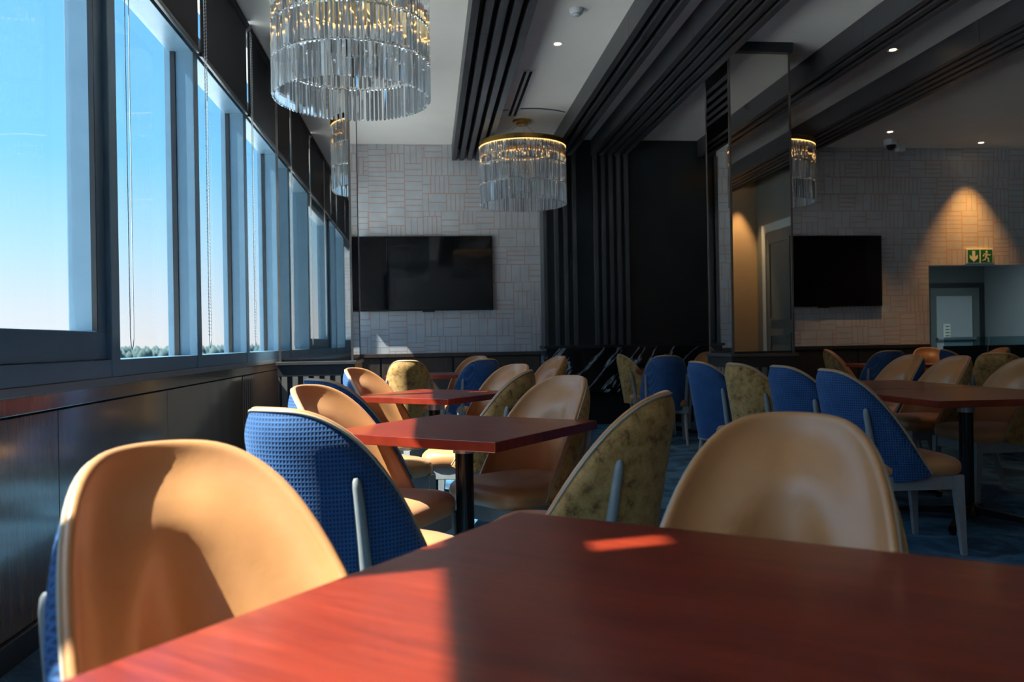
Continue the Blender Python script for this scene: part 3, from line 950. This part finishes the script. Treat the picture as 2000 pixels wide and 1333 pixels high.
# ------------------------------------------------------------------ dining chairs
def make_chair(name, fabric):
    t = bpy.data.objects.new(name, None)
    COL.objects.link(t)
    t['category'] = 'chair'
    A, B, YB = 0.280, 0.41, -0.275
    zb = 0.36
    NP, NZ = 48, 18
    fw_k = np.array([0, .03, .06, .10, .14, .17, .20, .23, .27, .30, .33, .35, .372])
    z_k = np.array([.930, .926, .914, .886, .846, .808, .762, .710, .635, .570, .500, .450, .420]) - 0.010
    pm = R(86)

    def rim(phi):
        return float(np.interp(0.40 * (1 - math.cos(phi)), fw_k, z_k))

    def P(phi, z):
        k = (z - 0.36) / 0.57
        s = 0.93 + 0.07 * min(1, max(0, k * 1.8))
        return Vector((A * s * math.sin(phi), YB + B * (1 - math.cos(phi)) - 0.085 * k - 0.012 * k * k, z))

    def Nin(phi):
        return Vector((-math.sin(phi) / A, math.cos(phi) / B, 0)).normalized()

    phis = [pm * (2 * i / NP - 1) for i in range(NP + 1)]
    zb0 = zb
    outer, inner, rimc, n_out = [], [], [], []
    rims = np.array([rim(p) for p in phis])
    for _ in range(3):
        r2 = rims.copy()
        r2[1:-1] = 0.25 * rims[:-2] + 0.5 * rims[1:-1] + 0.25 * rims[2:]
        rims = r2
    def roll(dr):
        k_ = max(0.0, 1 - dr / 0.085)
        return 0.026 * k_ * k_
    edge = [P(p, z) + Nin(p) * roll(0) for p, z in zip(phis, rims)]
    for i, p in enumerate(phis):
        zr = rims[i]
        zb = min(zb0 + 0.045 * (abs(p) / pm) ** 5, zr - 0.004)
        n = Nin(p)
        tt = [1 - (1 - j / NZ) ** 1.5 for j in range(NZ + 1)]
        outer.append([P(p, zb + (zr - zb) * q_) + n * roll((zr - zb) * (1 - q_)) for q_ in tt])
        a, b = edge[max(0, i - 1)], edge[min(NP, i + 1)]
        tan = (b - a).normalized()
        out = tan.cross(n)
        if out.z < 0:
            out = -out
        out.normalize()
        n_out.append(out)
        thr = 0.020
        e0 = edge[i]
        fade = max(0.15, 1 - (abs(p) / pm) ** 6)
        col = []
        for j in range(NZ + 1):
            z = zb + (zr - zb) * tt[j]
            dr = zr - z
            dd = min((P(p, z) - e_).length for e_ in edge[max(0, i - 26):i + 27])
            u_ = min(1.0, max(0.0, dd - 0.02) / 0.12)
            th = thr + 0.062 * (u_ * u_ * (3 - 2 * u_)) * fade
            col.append(P(p, z) + n * (th + 0.026))
        inner.append(col)
        c = []
        for k in range(1, 6):
            an = PI * k / 6
            mid = e0 + n * thr / 2
            c.append(mid - n * (thr / 2) * math.cos(an) + out * 0.012 * math.sin(an))
        rimc.append(c)
    # fabric outer shell with closed lower edge
    m = MB()
    V, F = [], []
    w = NZ + 1
    for i in range(NP + 1):
        V += outer[i]
    for i in range(NP):
        for j in range(NZ):
            F.append((i * w + j, (i + 1) * w + j, (i + 1) * w + j + 1, i * w + j + 1))
    m.add(V, F, True)
    V, F = [], []
    for i in range(NP + 1):
        V += [outer[i][0], inner[i][0]]
    for i in range(NP):
        F.append((2 * i, 2 * i + 1, 2 * i + 3, 2 * i + 2))
    m.add(V, F, True)
    shell = m.build('backrest_shell', fabric, t)
    # leather front
    m = MB()
    V, F = [], []
    prof = [[outer[i][-1]] + rimc[i] + inner[i][::-1] for i in range(NP + 1)]
    w = len(prof[0])
    for c in prof:
        V += c
    for i in range(NP):
        for j in range(w - 1):
            F.append((i * w + j, (i + 1) * w + j, (i + 1) * w + j + 1, i * w + j + 1))
    m.add(V, F, True)
    for c, r in ((prof[0], 0), (prof[-1], 1)):
        k = len(rimc[0]) + 1
        q = outer[0] if r == 0 else outer[-1]
        loop = [v for v in c] + q[:-1]
        m.add(loop, [tuple(range(len(loop)))], False)
    bk = m.build('backrest_cushion', 'tan_leather', t)
    # piping along the seam
    m = MB()
    m.tube([e + n_out[i] * 0.002 - Nin(phis[i]) * 0.001 for i, e in enumerate(edge)], 0.0042, 6)
    m.build('piping', 'piping', bk)
    # seat cushion
    m = MB()

    def outline(ins, z):
        pts = []
        n = 40
        yc, hd = 0.032, 0.262
        for k in range(n):
            a = 2 * PI * k / n
            c, s = math.cos(a), math.sin(a)
            e = 2 / 5.0
            ux = math.copysign(abs(c) ** e, c)
            uy = math.copysign(abs(s) ** e, s)
            hwid = 0.232 + 0.018 * uy
            pts.append((ux * (hwid - ins), yc + uy * (hd - ins), z))
        return pts
    m.loft([outline(0.012, 0.395), outline(0.0, 0.408), outline(-0.003, 0.435), outline(0.002, 0.458), outline(0.016, 0.474), outline(0.045, 0.486),
            outline(0.10, 0.494), outline(0.17, 0.497)], True, True, True)
    m.build('seat', 'tan_leather', t)
    # frame rails
    m = MB()
    m.box(-0.205, 0.205, 0.232, 0.260, 0.325, 0.397, c=0.004)
    m.box(-0.20, 0.20, -0.19, -0.162, 0.325, 0.397, c=0.004)
    m.box(-0.222, -0.196, -0.18, 0.254, 0.325, 0.397, c=0.004)
    m.box(0.196, 0.222, -0.18, 0.254, 0.325, 0.397, c=0.004)
    m.build('seat_frame', 'grey_leg', t)
    for s in (-1, 1):
        def sq(cx, cy, z, hw, hd):
            return [(cx - hw, cy - hd, z), (cx + hw, cy - hd, z), (cx + hw, cy + hd, z), (cx - hw, cy + hd, z)]
        m = MB()
        m.loft([sq(s * 0.222, 0.268, 0.0, 0.012, 0.012), sq(s * 0.214, 0.250, 0.30, 0.020, 0.021), sq(s * 0.212, 0.246, 0.397, 0.022, 0.023)], True, True, False)
        m.build('leg', 'grey_leg', t)
        # rear leg rising up the outside of the shell
        ph = s * R(46)
        pts, rad = [], []
        no = -Nin(ph)
        for z, r in ((0.735, 0.006), (0.728, 0.011), (0.71, 0.0140), (0.66, 0.0155), (0.58, 0.0170), (0.50, 0.0185), (0.42, 0.0195), (0.36, 0.020)):
            pts.append(P(ph, z) + no * 0.008)
            rad.append(r)
        p36 = pts[-1]
        pts += [Vector((p36.x, p36.y - 0.018, 0.24)), Vector((p36.x + s * 0.004, p36.y - 0.055, 0.11)), Vector((p36.x + s * 0.008, p36.y - 0.095, 0.0))]
        rad += [0.0185, 0.0155, 0.0125]
        m = MB()
        m.tube(pts, rad, 10)
        m.build('leg', 'grey_leg', t)
    return t


CHAIRS = {}


def chair(kind, x, y, fx_, fy_, label):
    """x, y: centre of the backrest top; fx_, fy_: the way the chair faces"""
    l = math.hypot(fx_, fy_)
    fx_, fy_ = fx_ / l, fy_ / l
    rz = math.atan2(-fx_, fy_)
    loc = (x + fx_ * 0.31, y + fy_ * 0.31, 0)
    g = 'dining chairs'
    if kind not in CHAIRS:
        c = make_chair('dining_chair', {'blue': 'blue_weave', 'gold': 'gold_velvet'}[kind])
        CHAIRS[kind] = c
        c.location = loc
        c.rotation_euler = (0, 0, rz)
        c['label'] = label
        c['group'] = g
        return c
    return dup(CHAIRS[kind], loc, rz, label, g)


# window row
chair('blue', -0.475, 1.50, 0.64, -0.77, 'nearest chair at the left, tan leather with a blue edge, by the near table')
chair('blue', -0.425, 2.31, 0.62, 0.78, 'blue-backed chair just behind the nearest left chair, grey leg up its back')
chair('blue', -0.51, 3.50, 0.88, -0.48, 'orange leather chair by the window wall, behind the blue-backed chair')
chair('blue', -0.56, 4.16, 0.74, 0.67, 'second blue-backed chair along the window wall, turned towards the second-row table')
chair('blue', -0.53, 5.84, 0.88, -0.48, 'farthest orange leather chair by the windows, left of the gold chair')
chair('gold', -0.22, 8.12, 0.10, 1.0, 'sunlit gold velvet chair seen from behind at the far small table')
# right of the window-row tables
chair('gold', 0.80, 1.73, -0.60, -0.80, 'large tan leather chair across the near table at lower right')
chair('gold', 0.74, 2.58, -0.92, 0.40, 'gold velvet chair with a grey leg post, behind the near table corner')
chair('gold', 0.67, 3.88, -0.80, -0.60, 'tan leather chair facing the camera across the middle table, its seat showing below')
chair('gold', 0.57, 4.74, -0.97, 0.22, 'gold-edged chair tucked behind the tan chair at the middle table')
chair('blue', 0.66, 6.02, -0.80, -0.60, 'tan leather chair facing the camera at the third window-row table')
chair('blue', 0.56, 8.05, -0.35, 0.94, 'blue-backed chair at the far table, below the television')
chair('blue', 0.60, 9.75, -0.60, -0.80, 'farthest tan chair against the wainscot, behind a blue-backed chair')
chair('gold', 1.42, 8.75, -0.9, -0.35, 'tan and gold chair standing before the left end of the marble ledge')
# marble ledge group
chair('gold', 2.22, 9.36, 0.97, -0.12, 'gold-edged brown chair in front of the marble ledge, facing right')
chair('blue', 2.40, 8.10, 0.20, 1.0, 'blue chair seen squarely from behind, in front of the marble ledge')
chair('gold', 3.40, 9.60, -0.40, -0.9, 'tan chair just showing behind the right column plinth')
# left side of the long right-hand table
chair('blue', 1.96, 5.88, 0.98, 0.18, 'leftmost blue chair in the row along the right-hand tables')
chair('gold', 2.03, 5.29, 0.98, 0.18, 'gold velvet chair between two blue chairs in the right-hand row')
chair('blue', 2.08, 4.70, 0.99, 0.12, 'blue chair between the gold chair and the end chair of the right-hand row')
chair('blue', 2.06, 4.07, 1.0, -0.05, 'blue chair with its leather seat showing, at the near end of the right-hand row')
# right side of it
chair('gold', 4.06, 5.15, -1.0, 0.0, 'tan leather chair cut by the right picture edge')
chair('gold', 4.04, 5.87, -1.0, -0.05, 'pinkish tan chair with a gold side across the right-hand table')
chair('blue', 4.06, 6.50, -1.0, -0.10, 'tan chair with a blue back at the far end of the right-hand table')
# far right group
chair('gold', 4.93, 9.75, 0.85, -0.5, 'brown leather chair with a gold edge below the half-hidden television')
chair('blue', 4.98, 8.40, 0.15, 1.0, 'blue chair seen from behind in the far right group')
chair('blue', 6.25, 9.75, -0.3, -0.95, 'orange leather chair facing the camera at the far right wall')
chair('blue', 5.62, 8.45, 0.9, -0.3, 'brown chair with a blue side at the far right tables')
chair('gold', 4.88, 6.62, 0.75, 0.65, 'gold velvet chair back at the right edge, behind the right-hand table')
chair('gold', 6.55, 8.75, -0.9, 0.15, 'brown chair side at the far right, before the exit corridor')


# ------------------------------------------------------------------ tables
def make_table(side):
    t = bpy.data.objects.new('dining_table', None)
    COL.objects.link(t)
    t['category'] = 'table'
    h = side / 2
    bx('tabletop', 'mahogany', t, -h, h, -h, h, 0.712, 0.75, c=0.003)
    bx('mounting_plate', 'black_metal', t, -0.17, 0.17, -0.17, 0.17, 0.704, 0.712)
    MB().cyl(0, 0, 0.038, 0.06, 0.704, 28).build('pedestal', 'black_metal', t)
    MB().lathe([(0.039, 0.640), (0.046, 0.640), (0.046, 0.690), (0.039, 0.690)], n=28, smooth=False).build('collar', 'pale_metal', t)
    MB().lathe([(0.038, 0.11), (0.055, 0.095), (0.062, 0.04), (0.062, 0.035)], n=28).build('hub', 'black_metal', t)
    for k in range(4):
        a = PI / 4 + k * PI / 2
        c, s = math.cos(a), math.sin(a)
        m = MB()
        rr = []
        for r, z0, z1, w in ((0.03, 0.045, 0.095, 0.026), (0.20, 0.034, 0.070, 0.024), (0.40, 0.020, 0.042, 0.020), (0.43, 0.020, 0.036, 0.017)):
            rr.append([(c * r - s * w, s * r + c * w, z0), (c * r + s * w, s * r - c * w, z0), (c * r + s * w, s * r - c * w, z1), (c * r - s * w, s * r + c * w, z1)])
        m.loft(rr, True, True, False)
        ft = m.build('foot', 'black_metal', t)
        MB().cyl(c * 0.41, s * 0.41, 0.018, 0.0, 0.022, 14).build('glide', 'black_plastic', ft)
    return t


TABS = {}


def table(side, x, y, rz, label):
    if side not in TABS:
        o = make_table(side)
        TABS[side] = o
        o.location = (x, y, 0)
        o.rotation_euler = (0, 0, rz)
        o['label'] = label
        o['group'] = 'dining tables'
        return o
    return dup(TABS[side], (x, y, 0), rz, label, 'dining tables')


TR = R(-36.8)
table(1.00, 0.28, 0.97, TR, 'large mahogany table in the foreground with a red sunlit patch')
table(0.83, 0.14, 3.41, TR, 'square mahogany table in the middle, second from the camera')
table(0.83, 0.03, 5.62, TR, 'third square mahogany table along the windows, before the gold chair')
table(0.83, -0.05, 9.12, TR * 0, 'small far table behind the sunlit gold chair')
table(0.98, 3.12, 4.50, 0, 'near right-hand table with its pedestal and splayed feet showing')
table(0.98, 3.12, 5.50, 0, 'second right-hand table joined behind the near one')
table(0.83, 2.75, 9.15, 0.1, 'hidden table between the chairs by the marble ledge')
table(0.83, 5.55, 9.25, 0, 'far right table under the half-hidden television')
table(0.83, 5.48, 7.25, 0, 'table edge at the right, between gold chair and exit corridor')

# ------------------------------------------------------------------ outside
flat('bounce_pale', (0.82, 0.81, 0.80), 0.9, var=0.08, scale=3)
struct(bx('bounce_slab', 'bounce_pale', None, -26, -1.75, -22, 40, 0.0, 0.25), 'added pale slab outside the windows, unseen, bouncing sunlight into the room', 'bounce_slab')  # added slab, hidden below the sill, to bounce sunlight indoors
struct(bx('ground', 'far_ground', None, -2600, -8, -1500, 3200, -15, -14.5), 'hazy open land far below the windows', 'ground')
mm = MB()
ico = bmesh.new()
bmesh.ops.create_icosphere(ico, subdivisions=1, radius=1.0)
iv = [v.co[:] for v in ico.verts]
ifc = [[v.index for v in f.verts] for f in ico.faces]
ico.free()
rnd = random.Random(3)
for k in range(3600):
    a = R(rnd.uniform(-75, 2))
    d = rnd.uniform(520, 620)
    x, y = d * math.sin(a), d * math.cos(a)
    if x > -12:
        continue
    r = rnd.uniform(1.6, 4.0)
    top = rnd.uniform(-2.5, 2.6)
    hz = rnd.uniform(6, 9)
    mm.add([(x + p[0] * r, y + p[1] * r, top - hz + p[2] * hz) for p in iv], ifc, True)
tl = mm.build('tree_line', 'hazy_leaf', None)
tl['kind'] = 'stuff'
tl['label'] = 'distant band of trees on the horizon beyond the windows'
tl['category'] = 'trees'
